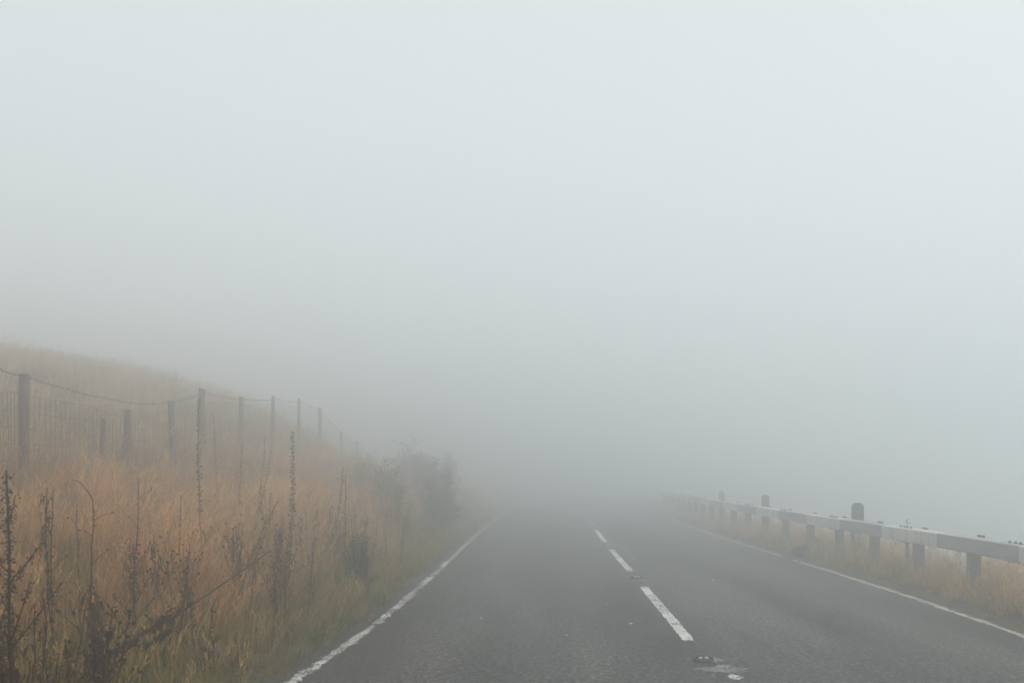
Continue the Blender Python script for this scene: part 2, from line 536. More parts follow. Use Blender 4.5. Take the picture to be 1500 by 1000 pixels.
# bolts and splice plates at the joints
boltmesh = None
def bolt(parent, loc):
    global boltmesh
    if boltmesh is None:
        mb = MB()
        mb.tube([(0, 0, 0), (0, 0, .016)], .020, 6); mb.tube([(0, 0, .0155), (0, 0, .03)], .010, 6)
        o = mb.obj("bolt", M["bolt"], parent); boltmesh = o.data
    else:
        o = link(bpy.data.objects.new("bolt", boltmesh), parent)
    o.location = loc
    return o
for yj in [10.75 + 3.12 * k for k in range(-1, 8)]:
    par = next((o for a, b_, o in beams if a <= yj < b_), beams[0][2])
    for dy in (-.17, -.06, .06, .17):
        bolt(par, bpt(yj + dy) + inv + Vector((random.uniform(-.02, .01), 0, BTOP - .003)))
        bo = bolt(par, bpt(yj + dy) + inv + Vector((-.02, 0, BTOP - BH + .003))); bo.rotation_euler = (math.pi, 0, 0)
    mb = MB()
    mb.box(bpt(yj) + inv + Vector((0, 0, BTOP - BH - .006)), .09, .5, .012)
    mb.obj("splice_plate", M["post_metal"], par)
# posts behind the beam
pm = None
for k in range(-3, 20):
    y = 11.9 + 1.63 * k
    p = bpt(y) + Vector((.03, 0, 0))
    z0 = ground(p.x, p.y) - .3
    zt = BTOP - BH - .004
    mb = MB()
    mb.box((0, 0, (z0 + zt) / 2), .12, .115, zt - z0)
    po = mb.obj("post", M["post_metal"], barrier)
    po.location = p + inv
    po.rotation_euler = (0, 0, random.uniform(-.05, .05))
    mb = MB(); mb.box((BD / 2 - .03 + .016, 0, .59), .022, .16, .235); mb.box((BD / 2 - .07, 0, zt - .012), .10, .16, .012)
    mb.obj("bracket", M["bolt"], po)

# ------------------------------------------------------------------ marker posts behind the barrier
def marker_post(x, y, h, wdt, label):
    z0 = ground(x, y)
    root = tag(empty("marker_post", (x, y, z0)), label, "marker post", "rounded marker posts behind the barrier")
    dep = wdt * .55
    prof = [(-wdt / 2, -.3), (wdt / 2, -.3)]
    top = h - z0
    rr = wdt * .42
    for k in range(9):
        a = math.pi * k / 8 / 2
        prof.append((wdt / 2 * .93 - rr + rr * math.cos(a), top - rr + rr * math.sin(a)))
    for k in range(9):
        a = math.pi / 2 + math.pi * k / 8 / 2
        prof.append((-wdt / 2 * .93 + rr + rr * math.cos(a), top - rr + rr * math.sin(a)))
    n = len(prof)
    vs = [(px, -dep / 2, pz) for px, pz in prof] + [(px, dep / 2, pz) for px, pz in prof]
    fs = [tuple(range(n)), tuple(range(n, 2 * n))[::-1]] + [(k, k + n, (k + 1) % n + n, (k + 1) % n) for k in range(n)]
    o = mesh_obj("body", vs, fs, M["marker"], root)
    bv = o.modifiers.new("bevel", 'BEVEL'); bv.width = .012; bv.segments = 2; bv.limit_method = 'ANGLE'
    mb = MB(); mb.box((0, -dep / 2 - .004, .39 - z0 - .085), wdt * .86, .012, .17)
    mb.obj("reflector", M["reflector"], root)
    return root
for x, y, h, wdt, lab in ((6.02, 17.3, .925, .20, "dark round-topped marker post behind the barrier, with white block under the beam"),
                          (6.2, 24.3, .90, .19, "faded grey marker post behind the barrier, middle one of three"),
                          (6.5, 30.8, .86, .18, "faintest marker post behind the barrier, almost lost in the fog")):
    marker_post(x, y, h, wdt, lab)

# ------------------------------------------------------------------ wire fence on the bank
fence = tag(empty("wire_fence", (XF, 17, ground(XF, 17))), "weathered post and wire stock fence with barbed top strand on the grassy bank", "fence")
finv = -Vector(fence.location)
def fz(py, Y): return EYE + (HOR - py) / F * Y
# column, top row, y, diameter, lean in x
FP = [(-35, 545, 9.3, .10, 0), (35.5, 548, 10.8, .105, .0), (152, 614, 12.9, .058, .06), (187.5, 600, 13.7, .105, .02), (250, 587, 15.4, .095, -.03),
      (295.5, 569, 17.0, .11, .0), (353, 581.5, 19.4, .09, 0), (400, 580, 22.0, .075, .02), (438, 584, 24.7, .075, .01), (468.5, 597, 27.4, .095, 0),
      (500, 632, 30.8, .10, .02), (523, 646, 34.0, .11, -.02), (540, 664, 36.7, .10, .02), (561, 668, 40, .10, 0)]
tops = []
for i, (px, py, Y, dia, lean) in enumerate(FP):
    x = (px - CX) / F * Y
    zt, zg = fz(py, Y), ground(x, Y) - .35
    mb = MB()
    n = 9
    pts = [(-lean * (zt - zg), 0, zg), (-lean * (zt - zg) * .5, 0, (zg + zt) / 2), (0, 0, zt - .012), (0, 0, zt)]
    mb.tube(pts, [dia / 2 * 1.03, dia / 2, dia / 2 * .97, dia / 2 * .9], n)
    mb.v = [Vector((v.x + .004 * random.uniform(-1, 1), v.y + .004 * random.uniform(-1, 1), v.z + (.012 * random.uniform(-1, 1) if v.z > zt - .02 else 0))) for v in mb.v]
    o = mb.obj("fence_post", M["wood"], fence)
    o.location = Vector((x, Y, 0)) + finv
    tops.append((x, Y, zt, dia))
# barbed top strand through picked points
BW = [(-35, 530, 9.3), (35.5, 553, 10.8), (95, 570, 11.7), (145, 582, 12.8), (207, 591.5, 14.2), (250, 588, 15.4), (295.5, 575, 17.0), (353, 584.5, 19.4), (400, 584, 22),
      (438, 588, 24.7), (468.5, 601, 27.4), (500, 636, 30.8), (523, 650, 34), (540, 668, 36.7), (561, 672, 40)]
wp = [Vector(((px - CX) / F * Y + .05, Y, fz(py, Y))) + finv for px, py, Y in BW]
def strand(pts, name, rad, parent, sub=6, sag=.0):
    mb = MB(); out = []
    for a, b_ in zip(pts[:-1], pts[1:]):
        for k in range(sub):
            t = k / sub
            p = a.lerp(b_, t); p.z -= sag * 4 * t * (1 - t) * (b_ - a).length
            out.append(p)
    out.append(pts[-1])
    mb.tube(out, rad, 4)
    return mb.obj(name, M["wire"], parent), out
bwire, path = strand(wp, "barbed_wire", .0030, fence, 6, .012)
mb = MB()
acc = 0
for a, b_ in zip(path[:-1], path[1:]):
    L = (b_ - a).length
    while acc < L:
        p = a.lerp(b_, acc / L)
        d = (b_ - a).normalized(); q = d.orthogonal()
        for ang in (.4, 2.0):
            v = Matrix.Rotation(ang + random.random() * 3, 3, d) @ q
            mb.tube([p - v * .017, p + v * .017], .0024, 3)
        acc += .12
    acc -= L
tag(mb.obj("barb", M["wire"], bwire), kind="stuff")
# netting panel in each bay
for i in range(len(FP) - 1):
    if i in (2,): continue
    j = i + 1
    if i == 1: j = 3
    x0, y0, z0, _ = tops[i]; x1, y1, z1, _ = tops[j]
    if i == 3: x0, y0, z0, _ = tops[3]
    mb = MB()
    L = math.hypot(x1 - x0, y1 - y0)
    nv = max(3, int(L / .125))
    def npt(t, h):
        x, y = x0 + (x1 - x0) * t, y0 + (y1 - y0) * t
        g = ground(x, y); top = min(z0 + (z1 - z0) * t - .16, g + .95)
        return Vector((x + .05, y, g + .02 + (top - g) * h)) + finv
    for k in range(nv + 1):
        t = k / nv
        mb.tube([npt(t, 0), npt(t, .5) + Vector((random.uniform(-.012, .012),) * 3), npt(t, 1)], .0025, 3)
    for h in (0, .13, .28, .45, .63, .81, 1.0):
        mb.tube([npt(t, h) for t in np.linspace(0, 1, 7)], .0025, 3)
    tag(mb.obj("wire_netting", M["wire"], fence), kind="stuff")

# ------------------------------------------------------------------ grass (uncountable): tufts scattered by geometry nodes
def tuft(name, n, hmin, hmax, spread, width, mat, lean=.35, heads=0.0, segs=4, bias=.12, seed=1):
    rg = random.Random(seed)
    vs, fs, ts = [], [], []
    for k in range(n):
        a, r_ = rg.random() * 6.283, spread * math.sqrt(rg.random())
        p0 = Vector((r_ * math.cos(a), r_ * math.sin(a), -.03))
        h = rg.uniform(hmin, hmax) * (1 - .25 * r_ / spread)
        da = a + rg.uniform(-1.3, 1.3)
        l = abs(rg.gauss(0, lean)) + .04
        dirx = Vector((math.cos(da) * l + bias, math.sin(da) * l, 0))
        fa = rg.random() * 6.283
        side = Vector((math.cos(fa), math.sin(fa), 0))
        wd = width * rg.uniform(.6, 1.3)
        base = len(vs)
        for s in range(segs + 1):
            t = s / segs
            c = p0 + Vector((0, 0, 1)) * h * (t - .18 * l * t * t) + dirx * h * (.25 * t + .75 * t ** 2.2)
            if s == segs:
                vs.append(c); ts.append(1.0)
            else:
                q = wd * (1 - .65 * t) / 2
                vs += [c - side * q, c + side * q]; ts += [t, t]
        for s in range(segs - 1):
            i = base + 2 * s
            fs.append((i, i + 1, i + 3, i + 2))
        i = base + 2 * (segs - 1)
        fs.append((i, i + 1, i + 2))
        if rg.random() < heads:                      # loose seeding panicle at the tip
            tip = vs[-1]; dn = (tip - vs[-3]).normalized()
            for q in range(9):
                f = q / 9
                pp = tip - dn * (.17 * f)
                out = Vector((rg.uniform(-1, 1), rg.uniform(-1, 1), rg.uniform(.2, 1.2))).normalized()
                e = pp + out * .03 * (.4 + f) + dn * .02
                sw = Vector((-out.y, out.x, 0)) * .0035
                b2 = len(vs)
                vs += [pp, e - sw, e + sw + dn * .012]; ts += [1, 1, 1]
                fs.append((b2, b2 + 1, b2 + 2))
    me = bpy.data.meshes.new(name)
    me.from_pydata([tuple(v) for v in vs], [], fs)
    me.materials.append(mat)
    at = me.attributes.new("t", 'FLOAT', 'POINT'); at.data.foreach_set("value", np.array(ts, dtype=np.float32))
    me.update()
    return bpy.data.objects.new(name, me)

def scatter(name, tufts, pts, label, cat):
    """pts: x, y, z, scale, variant. One object whose nodes put a tuft on every point"""
    src = bpy.data.collections.new(name + "_tufts")
    for t in tufts: src.objects.link(t)
    me = bpy.data.meshes.new(name)
    me.from_pydata([p[:3] for p in pts], [], [])
    n = len(pts)
    sc = me.attributes.new("scl", 'FLOAT', 'POINT'); sc.data.foreach_set("value", np.array([p[3] for p in pts], dtype=np.float32))
    ix = me.attributes.new("idx", 'INT', 'POINT'); ix.data.foreach_set("value", np.array([p[4] for p in pts], dtype=np.int32))
    rt = me.attributes.new("rot", 'FLOAT_VECTOR', 'POINT')
    rv = np.zeros((n, 3), dtype=np.float32)
    rv[:, 0] = rng.normal(0, .1, n); rv[:, 1] = rng.normal(0, .1, n); rv[:, 2] = rng.uniform(-1.0, 1.0, n)
    rt.data.foreach_set("vector", rv.ravel())
    o = link(bpy.data.objects.new(name, me))
    tag(o, label, cat, kind="stuff")
    ng = bpy.data.node_groups.new(name, 'GeometryNodeTree')
    ng.interface.new_socket("Geometry", in_out='INPUT', socket_type='NodeSocketGeometry')
    ng.interface.new_socket("Geometry", in_out='OUTPUT', socket_type='NodeSocketGeometry')
    gi, go = ng.nodes.new("NodeGroupInput"), ng.nodes.new("NodeGroupOutput")
    iop = ng.nodes.new("GeometryNodeInstanceOnPoints")
    ci = ng.nodes.new("GeometryNodeCollectionInfo")
    ci.inputs["Collection"].default_value = src
    ci.inputs["Separate Children"].default_value = True
    ci.inputs["Reset Children"].default_value = True
    iop.inputs["Pick Instance"].default_value = True
    def named(nm, ty):
        q = ng.nodes.new("GeometryNodeInputNamedAttribute"); q.data_type = ty; q.inputs["Name"].default_value = nm
        return q.outputs["Attribute"]
    L = ng.links
    L.new(gi.outputs[0], iop.inputs["Points"]); L.new(ci.outputs[0], iop.inputs["Instance"])
    L.new(named("idx", 'INT'), iop.inputs["Instance Index"])
    L.new(named("rot", 'FLOAT_VECTOR'), iop.inputs["Rotation"])
    L.new(named("scl", 'FLOAT'), iop.inputs["Scale"])
    L.new(iop.outputs[0], go.inputs[0])
    md = o.modifiers.new("scatter", 'NODES'); md.node_group = ng
    return o

def in_view(x, y, margin=1.6):
    return y > 1.5 and abs(x) < .53 * y + margin

def field(density, x0, x1, y0, y1, keep, scale, nvar, cap=40000):
    """points by density(x,y) per square metre"""
    out = []
    area = (x1 - x0) * (y1 - y0)
    dmax = 70.0
    n = int(area * dmax)
    xs = rng.uniform(x0, x1, n); ys = rng.uniform(y0, y1, n); us = rng.uniform(0, dmax, n)
    for x, y, u in zip(xs, ys, us):
        if u > density(x, y) or not in_view(x, y) or not keep(x, y): continue
        out.append((x, y, ground(x, y), scale(x, y) * random.uniform(.72, 1.28), random.randrange(nvar)))
    return out

def ul(x, y): return float(XL(y)) - .21 - x
def ur(x, y): return x - float(XR(y)) - .13

straw = [tuft("straw_tuft", 34, .34, .74, .15, .0052, M["straw"], .30, .10, seed=s) for s in range(6)] + \
        [tuft("straw_tuft", 22, .45, .86, .12, .0034, M["seed_grass"], .24, .5, seed=20 + s) for s in range(3)] + \
        [tuft("straw_tuft", 40, .2, .5, .17, .0044, M["thatch"], .6, .05, seed=30 + s) for s in range(3)]
def d_straw(x, y):
    u = ul(x, y)
    if u < .45: return 0
    d = 46 if y < 9 else 34 if y < 16 else 20 if y < 26 else 10
    if u > 3.4: d *= max(0, 1 - (u - 3.4) / 1.4)
    if u < 1.0: d *= (u - .45) / .8 + .1
    return d * (.75 + .6 * vnoise(x, y, .9, 11))
def s_straw(x, y):
    u = ul(x, y)
    s = .55 + .45 * min(1, u / 1.4)
    if u > 2.2: s *= .72 if u > 3.6 else .9 - .18 * (u - 2.2) / 1.4
    return s * (1 + .38 * vnoise(x, y, .8, 31) + .2 * vnoise(x, y, 2.3, 37))
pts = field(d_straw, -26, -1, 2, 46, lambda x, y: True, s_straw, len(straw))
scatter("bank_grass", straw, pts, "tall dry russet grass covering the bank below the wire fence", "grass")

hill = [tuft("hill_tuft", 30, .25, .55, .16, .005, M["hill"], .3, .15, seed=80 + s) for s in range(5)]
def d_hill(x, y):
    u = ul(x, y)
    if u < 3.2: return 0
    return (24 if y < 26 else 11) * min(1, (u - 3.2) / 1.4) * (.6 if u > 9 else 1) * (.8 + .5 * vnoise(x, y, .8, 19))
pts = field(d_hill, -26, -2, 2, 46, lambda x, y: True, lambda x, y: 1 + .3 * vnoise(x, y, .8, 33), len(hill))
scatter("hill_grass", hill, pts, "pale grass on the hillside beyond the wire fence", "grass")

green = [tuft("green_tuft", 46, .08, .26, .14, .0054, M["green"], .5, 0, 3, .05, seed=40 + s) for s in range(5)] + \
        [tuft("green_tuft", 26, .18, .42, .12, .0038, M["pale"], .5, .05, 4, .08, seed=50 + s) for s in range(2)]
def d_green(x, y):
    u = ul(x, y)
    if u < -.10 or u > 2.4: return 0
    d = 70 if y < 11 else 62 if y < 18 else 34
    return d * (1 if u < 1.2 else .55) * ((.8 + .5 * vnoise(x, y, 1.1, 13)) if u > .5 else 1) * (min(1, max(.12, .6 + u / .15 + .4 * vnoise(x, y, 2.2, 23))))
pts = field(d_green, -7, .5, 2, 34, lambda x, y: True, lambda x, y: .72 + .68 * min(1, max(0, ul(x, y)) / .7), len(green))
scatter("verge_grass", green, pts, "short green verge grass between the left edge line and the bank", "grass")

pale = [tuft("pale_tuft", 30, .22, .52, .12, .0036, M["pale"], .30, .30, 4, .06, seed=60 + s) for s in range(5)] + \
       [tuft("pale_tuft", 30, .08, .24, .13, .0046, M["green"], .5, 0, 3, .05, seed=70)]
def d_pale(x, y):
    u = ur(x, y)
    if u < -.06 or u > 5.0: return 0
    d = 58 if y < 16 else 40 if y < 24 else 20
    return d * (min(1, .4 + u / .3)) * (.8 + .5 * vnoise(x, y, 1.0, 17)) * (1 if u < 1.9 else .35)
def s_pale(x, y):
    u = ur(x, y)
    return (.34 + .32 * min(1, u / .4) + .40 * min(1, max(0, u - .75) / .3)) * (1 + .2 * vnoise(x, y, .8, 5))
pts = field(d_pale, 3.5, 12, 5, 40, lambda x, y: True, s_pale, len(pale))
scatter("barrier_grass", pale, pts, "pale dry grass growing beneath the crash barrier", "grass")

# ------------------------------------------------------------------ weeds on the bank
def px_base(px, Y):
    x = (px - CX) / F * Y
    return Vector((x, Y, ground(x, Y)))
def px_pt(px, py, Y): return Vector(((px - CX) / F * Y, Y, fz(py, Y)))

def curve_pts(a, b_, bow=Vector((0, 0, 0)), n=9, wob=.008):
    out = []
    for k in range(n):
        t = k / (n - 1)
        p = a.lerp(b_, t) + bow * (4 * t * (1 - t))
        if 0 < k < n - 1: p += Vector((random.uniform(-wob, wob), random.uniform(-wob, wob), 0))
        out.append(p)
    return out
def along(pts, t):
    f = t * (len(pts) - 1); i = min(int(f), len(pts) - 2)
    return pts[i].lerp(pts[i + 1], f - i), (pts[i + 1] - pts[i]).normalized()

def stalk_root(name, base, label, cat, group=None):
    return tag(empty(name, base), label, cat, group)

def seed_spike(base, tip, label, name="seed_spike_plant", frm=.45, dense=95, size=.008, rad=.006, bow=(0, 0, 0), mats=("brown_stem", "seed_brown"), group=None, lower=6):
    root = stalk_root(name, base, label, "weed", group)
    a, b_ = Vector((0, 0, -.05)), tip - base
    pts = curve_pts(a, b_, Vector(bow))
    mb = MB(); mb.tube(pts, [rad * (1 - .6 * k / 8) for k in range(9)], 5); mb.obj("stem", M[mats[0]], root)
    mb = MB()
    for k in range(dense):
        t = frm + (1 - frm) * ((k + random.uniform(-2, 2)) / dense) ** .9 if k > 2 else frm
        if vnoise(t * 23, base.x * 7, 1.0, base.y) < -.24: continue
        p, d = along(pts, min(t, .999))
        q = Matrix.Rotation(k * 2.4 + random.uniform(-.3, .3), 3, d) @ d.orthogonal()
        s = size * (1.15 - .6 * (t - frm) / (1 - frm)) * random.uniform(.7, 1.3)
        mb.blob(p + q * (rad * .6 + s * random.uniform(.3, 1.5)), s * .8, q + d * random.uniform(.2, 1.6), 1.7)
    tag(mb.obj("seed_head", M[mats[1]], root), kind="stuff")
    if lower:
        mb = MB()
        for k in range(lower):
            p, d = along(pts, random.uniform(.18, frm))
            q = Matrix.Rotation(random.random() * 6.28, 3, d) @ d.orthogonal()
            mb.leaf(p, q - Vector((0, 0, .5)), d, random.uniform(.05, .12), random.uniform(.015, .03), .9)
        tag(mb.obj("withered_leaf", M["dead_leaf"], root), kind="stuff")
    return root

def bare_stalk(base, tip, label, rad=.006, twigs=4, bow=(0, 0, 0), hook=None, mats="dark_stem", group=None, buds=8):
    root = stalk_root("dead_stalk", base, label, "weed", group)
    pts = curve_pts(Vector((0, 0, -.05)), tip - base, Vector(bow))
    mb = MB(); mb.tube(pts, [rad * (1 - .55 * k / 8) for k in range(9)], 5)
    if hook is not None:
        mb.tube(curve_pts(tip - base, hook - base, Vector((0, 0, .03)), 6, .002), [rad * .5, rad * .45, rad * .4, rad * .35, rad * .3, rad * .2], 4)
    mb.obj("stem", M[mats], root)
    mb = MB(); mbb = MB()
    for k in range(twigs):
        p, d = along(pts, random.uniform(.45, .95))
        q = (Matrix.Rotation(random.random() * 6.28, 3, d) @ d.orthogonal()) + d * random.uniform(.4, 1.4)
        L = random.uniform(.05, .16)
        e = p + q.normalized() * L
        mb.tube([p, p.lerp(e, .5) + Vector((0, 0, .01)), e], [rad * .35, rad * .3, rad * .15], 4)
        mbb.blob(e, .008, q, 1.3)
    for k in range(buds):
        p, d = along(pts, random.uniform(.4, .98))
        q = (Matrix.Rotation(random.random() * 6.28, 3, d) @ d.orthogonal())
        mbb.blob(p + q * rad, random.uniform(.005, .009), q, 1.4)
    if twigs: tag(mb.obj("twig", M[mats], root), kind="stuff")
    if mbb.v: tag(mbb.obj("bud", M["seed_dark"], root), kind="stuff")
    return root

def dock(base, tip, label, rad=.007, branches=6, bow=(0, 0, 0), group=None, dense=1.0, mats=("dark_stem", "seed_red"), leafy=8, frm=.4):
    root = stalk_root("dock_plant", base, label, "weed", group)
    pts = curve_pts(Vector((0, 0, -.05)), tip - base, Vector(bow))
    H = (tip - base).length
    mb, ms = MB(), MB()
    mb.tube(pts, [rad * (1 - .5 * k / 8) for k in range(9)], 5)
    axes = [(pts, frm, 1.0)]
    for k in range(branches):
        t = random.uniform(frm * .9, .85)
        p, d = along(pts, t)
        q = (Matrix.Rotation(k * 2.4, 3, d) @ d.orthogonal()) * .55 + d
        L = H * .24 * (1.15 - t) * 1.6
        bp = curve_pts(p, p + q.normalized() * L, Vector((0, 0, -.01)), 5, .003)
        mb.tube(bp, [rad * .45, rad * .4, rad * .35, rad * .3, rad * .2], 4)
        axes.append((bp, .2, .8))
    mb.obj("stem", M[mats[0]], root)
    for ap, f0, sc in axes:
        Lx = sum((ap[i + 1] - ap[i]).length for i in range(len(ap) - 1)) * (1 - f0)
        n = int(Lx / .022 * dense)
        for w_ in range(n):
            p, d = along(ap, min(f0 + (1 - f0) * (w_ + random.random() * .5) / n, .999))
            if vnoise(p.x * 9 + w_ * .3, p.z * 14, 1.0, base.x) < -.04: continue
            for s in range(6):
                q = Matrix.Rotation(random.random() * 6.28, 3, d) @ d.orthogonal()
                ms.blob(p + q * random.uniform(.002, .022) * sc + d * random.uniform(-.014, .014), random.uniform(.0035, .008) * sc, q, 1.2)
    tag(ms.obj("seed_head", M[mats[1]], root), kind="stuff")
    if leafy:
        ml = MB()
        for k in range(leafy):
            p, d = along(pts, random.uniform(.1, .55))
            q = Matrix.Rotation(random.random() * 6.28, 3, d) @ d.orthogonal()
            ml.leaf(p, q + Vector((0, 0, random.uniform(-1, .3))), d, random.uniform(.08, .2), random.uniform(.02, .05), 1.1)
        tag(ml.obj("withered_leaf", M["dead_leaf"], root), kind="stuff")
    return root

def knapweed(base, h, label, stems=7, spread=.16, group=None, mats=("dark_stem", "seed_dark"), head=.011):
    root = stalk_root("knapweed_plant", base, label, "weed", group)
    mb, mh = MB(), MB()
    for k in range(stems):
        a = random.random() * 6.28
        hh = h * random.uniform(.7, 1.05)
        e = Vector((math.cos(a) * spread * random.uniform(.3, 1.2), math.sin(a) * spread, hh))
        pts = curve_pts(Vector((math.cos(a) * .03, math.sin(a) * .03, -.05)), e, Vector((-e.x * .2, -e.y * .2, 0)), 7, .006)
        mb.tube(pts, [.0032 * (1 - .4 * q / 6) for q in range(7)], 4)
        mh.blob(pts[-1], head * random.uniform(.8, 1.25), pts[-1] - pts[-2], 1.15)
        for s in range(random.randint(2, 4)):
            p, d = along(pts, random.uniform(.45, .92))
            q = (Matrix.Rotation(random.random() * 6.28, 3, d) @ d.orthogonal()) * .6 + d
            e2 = p + q.normalized() * random.uniform(.06, .2)
            mb.tube([p, e2], [.0022, .0016], 3)
            mh.blob(e2, head * random.uniform(.6, 1.1), q, 1.15)
    mb.obj("stem", M[mats[0]], root)
    tag(mh.obj("seed_head", M[mats[1]], root), kind="stuff")
    return root

def willowherb(base, tip, label, n=70, group=None, mats=("dark_stem", "dead_leaf"), L=(.05, .12), bow=(0, 0, 0), rad=.006, frm=.15):
    root = stalk_root("willowherb_plant", base, label, "weed", group)
    pts = curve_pts(Vector((0, 0, -.05)), tip - base, Vector(bow))
    mb = MB(); mb.tube(pts, [rad * (1 - .6 * k / 8) for k in range(9)], 5); mb.obj("stem", M[mats[0]], root)
    ml = MB()
    for k in range(n):
        p, d = along(pts, random.uniform(frm, .98))
        q = Matrix.Rotation(k * 2.4, 3, d) @ d.orthogonal()
        ml.leaf(p, q * .7 + Vector((0, 0, random.uniform(-1.0, .5))), d, random.uniform(*L), random.uniform(.008, .016), 1.3)
    tag(ml.obj("withered_leaf", M[mats[1]], root), kind="stuff")
    return root

# single stalks that stand out, from their places along the bank
seed_spike(px_base(299, 9.2), px_pt(291, 583, 9.2), "tallest brown seed spike, standing before a thick fence post", bow=(-.02, 0, 0), frm=.42, dense=130, size=.0105, rad=.007)
seed_spike(px_base(322, 12.5), px_pt(312, 603, 12.5), "thin pale seed spike between two fence posts, right of the tallest spike", dense=60, size=.008, rad=.005, lower=3)
seed_spike(px_base(346, 12), px_pt(356, 647, 12), "short faded seed spike rising under a slim fence post", dense=80, size=.009, rad=.005, frm=.5)
seed_spike(px_base(366, 12), px_pt(388, 638, 12), "slim leaning seed spike, upper of a crossing pair", dense=70, size=.008, rad=.005, bow=(.03, 0, 0))
seed_spike(px_base(362, 11.6), px_pt(399, 650, 11.6), "slim leaning seed spike, lower of a crossing pair", dense=75, size=.009, rad=.005, bow=(.02, 0, 0))
seed_spike(px_base(418, 9.8), px_pt(428, 631, 9.8), "thick upright seed spike in the middle of the bank", dense=150, size=.012, rad=.006, frm=.4, bow=(.03, 0, 0))
seed_spike(px_base(455, 11.5), px_pt(503, 683, 11.5), "bowed seed spike leaning towards the road", dense=80, size=.0085, rad=.006, frm=.5, bow=(.09, 0, -.02))
bare_stalk(px_base(505, 11), px_pt(506, 694, 11), "upright bare stalk with thin hooked side twigs near the shrubs", .008, 9, buds=4, mats="brown_stem")
bare_stalk(px_base(340, 8.3), px_pt(408, 730, 8.3), "long bare stalk slanting to the right among dark seed heads", .006, 3, bow=(-.05, 0, 0))
bare_stalk(px_base(352, 8.6), px_pt(402, 748, 8.6), "second slanting bare stalk beside the long one", .005, 3, bow=(-.03, 0, 0))
bare_stalk(px_base(262, 8), px_pt(265, 724, 8), "straight solitary black stalk with small buds on the russet grass", .0055, 1, buds=10)
bare_stalk(px_base(186, 7.5), px_pt(203, 714, 7.5), "black stalk with a forked tip and thin bent twig", .0065, 6, bow=(.015, 0, 0), hook=px_pt(199, 700, 7.5))
bare_stalk(px_base(122, 6), px_pt(136, 732, 6), "black stalk with a long arching hooked tip", .007, 3, bow=(.02, 0, 0), hook=px_pt(106, 702, 6), buds=10)
bare_stalk(px_base(122, 6.2), px_pt(112, 737, 6.2), "thin straight stalk beside the hooked one", .004, 2, bow=(-.01, 0, 0))
willowherb(px_base(90, 5.6), px_pt(69, 714, 5.6), "twisted blackened stalk with clinging leaves, left of a forked pair", 90, L=(.03, .08), bow=(-.03, 0, 0), frm=.4)
bare_stalk(px_base(94, 5.6), px_pt(78, 718, 5.6), "bare stalk twined with the blackened leafy one", .005, 3, bow=(-.04, 0, 0))
dock(px_base(18, 4.6), px_pt(9, 688, 4.6), "tall near dock with thick dark seed clusters", .009, 6, dense=1.7, mats=("dark_stem", "seed_dark"))
dock(px_base(-14, 4.4), px_pt(-4, 742, 4.4), "shorter dock beside the tall near one", .006, 5, mats=("dark_stem", "seed_dark"))
# leaning dock with a feathery rust head
lb = px_base(100, 5.3)
root = stalk_root("dock_plant", lb, "leaning stalk with feathery dark seed plume, bent low towards the road", "weed")
way = [Vector((0, 0, -.05))] + [px_pt(px, py, Y) - lb for px, py, Y in ((146, 968, 5.45), (180, 945, 5.6), (215, 925, 5.8), (247, 906, 6.0), (277, 888, 6.2), (306, 869, 6.45), (336, 848, 6.7), (366, 828, 6.95), (396, 806, 7.2))]
pts = way
mb = MB(); mb.tube(pts, [.0095 - .0006 * k for k in range(len(pts))], 5); mb.obj("stem", M["dark_stem"], root)
ms = MB()
for off, f0, f1, sg in ((Vector((0, 0, 0)), .1, .48, 1.0), (Vector((.0, 0, .02)), .38, .58, 1.2), (Vector((.04, 0, -.055)), .26, .46, .8)):
    for k in range(260):
        t = random.uniform(f0, f1); p, d = along(pts, t)
        w_ = math.sin((t - f0) / (f1 - f0) * math.pi) ** .6
        q = Matrix.Rotation(random.random() * 6.28, 3, d) @ d.orthogonal()
        if vnoise(t * 31, sg * 9, 1.0, off.z * 40) < -.1: continue
        c_ = p + off * (.4 + .6 * w_) + q * random.uniform(0, .019) * w_ * sg
        ms.blob(c_, random.uniform(.003, .006), q * .4 - d, 2.4)
        if k % 2: ms.leaf(c_, q * .5 - d * .8 - Vector((0, 0, .35)), q, random.uniform(.025, .06), .007, .8)
for k in range(30):
    p, d = along(pts, random.uniform(.14, .58))
    ms.leaf(p, Vector((random.uniform(-.4, .4), random.uniform(-.4, .4), -1)), d, random.uniform(.03, .1), .007, 1)
tag(ms.obj("seed_head", M["seed_dark"], root), kind="stuff")

# looser weeds in numbers: near which landmark, how many, columns, distances
NEAR = {"slant": ("around the long slanting bare stalk", (300, 430, 7.8, 9.4)), "bush": ("beside the yellow flowered bush", (440, 560, 10.5, 13)),
        "plume": ("above the feathery dark plume", (190, 300, 6.4, 7.6)), "hook": ("below the hooked black stalk", (60, 160, 4.9, 6.2)),
        "dock": ("at the foot of the tall near dock", (-30, 60, 4.1, 5.0)), "shrub": ("before the shrub overhanging the road edge", (550, 615, 13.5, 18)),
        "spike": ("below the thick upright seed spike", (390, 460, 9, 11.5))}
def spread(fn, text, group, counts):
    for key, n in counts.items():
        where, (x0, x1, y0, y1) = NEAR[key]
        for k in range(n):
            Y = random.uniform(y0, y1)
            fn(px_base(random.uniform(x0, x1), Y), text + " " + where, group)
spread(lambda b_, lab, grp: knapweed(b_, random.uniform(.55, .85), lab, random.randint(4, 7), group=grp), "wiry knapweed with small round dark seed heads",
       "knapweed clumps on the bank", dict(slant=6, bush=3, plume=3, hook=1, spike=3))
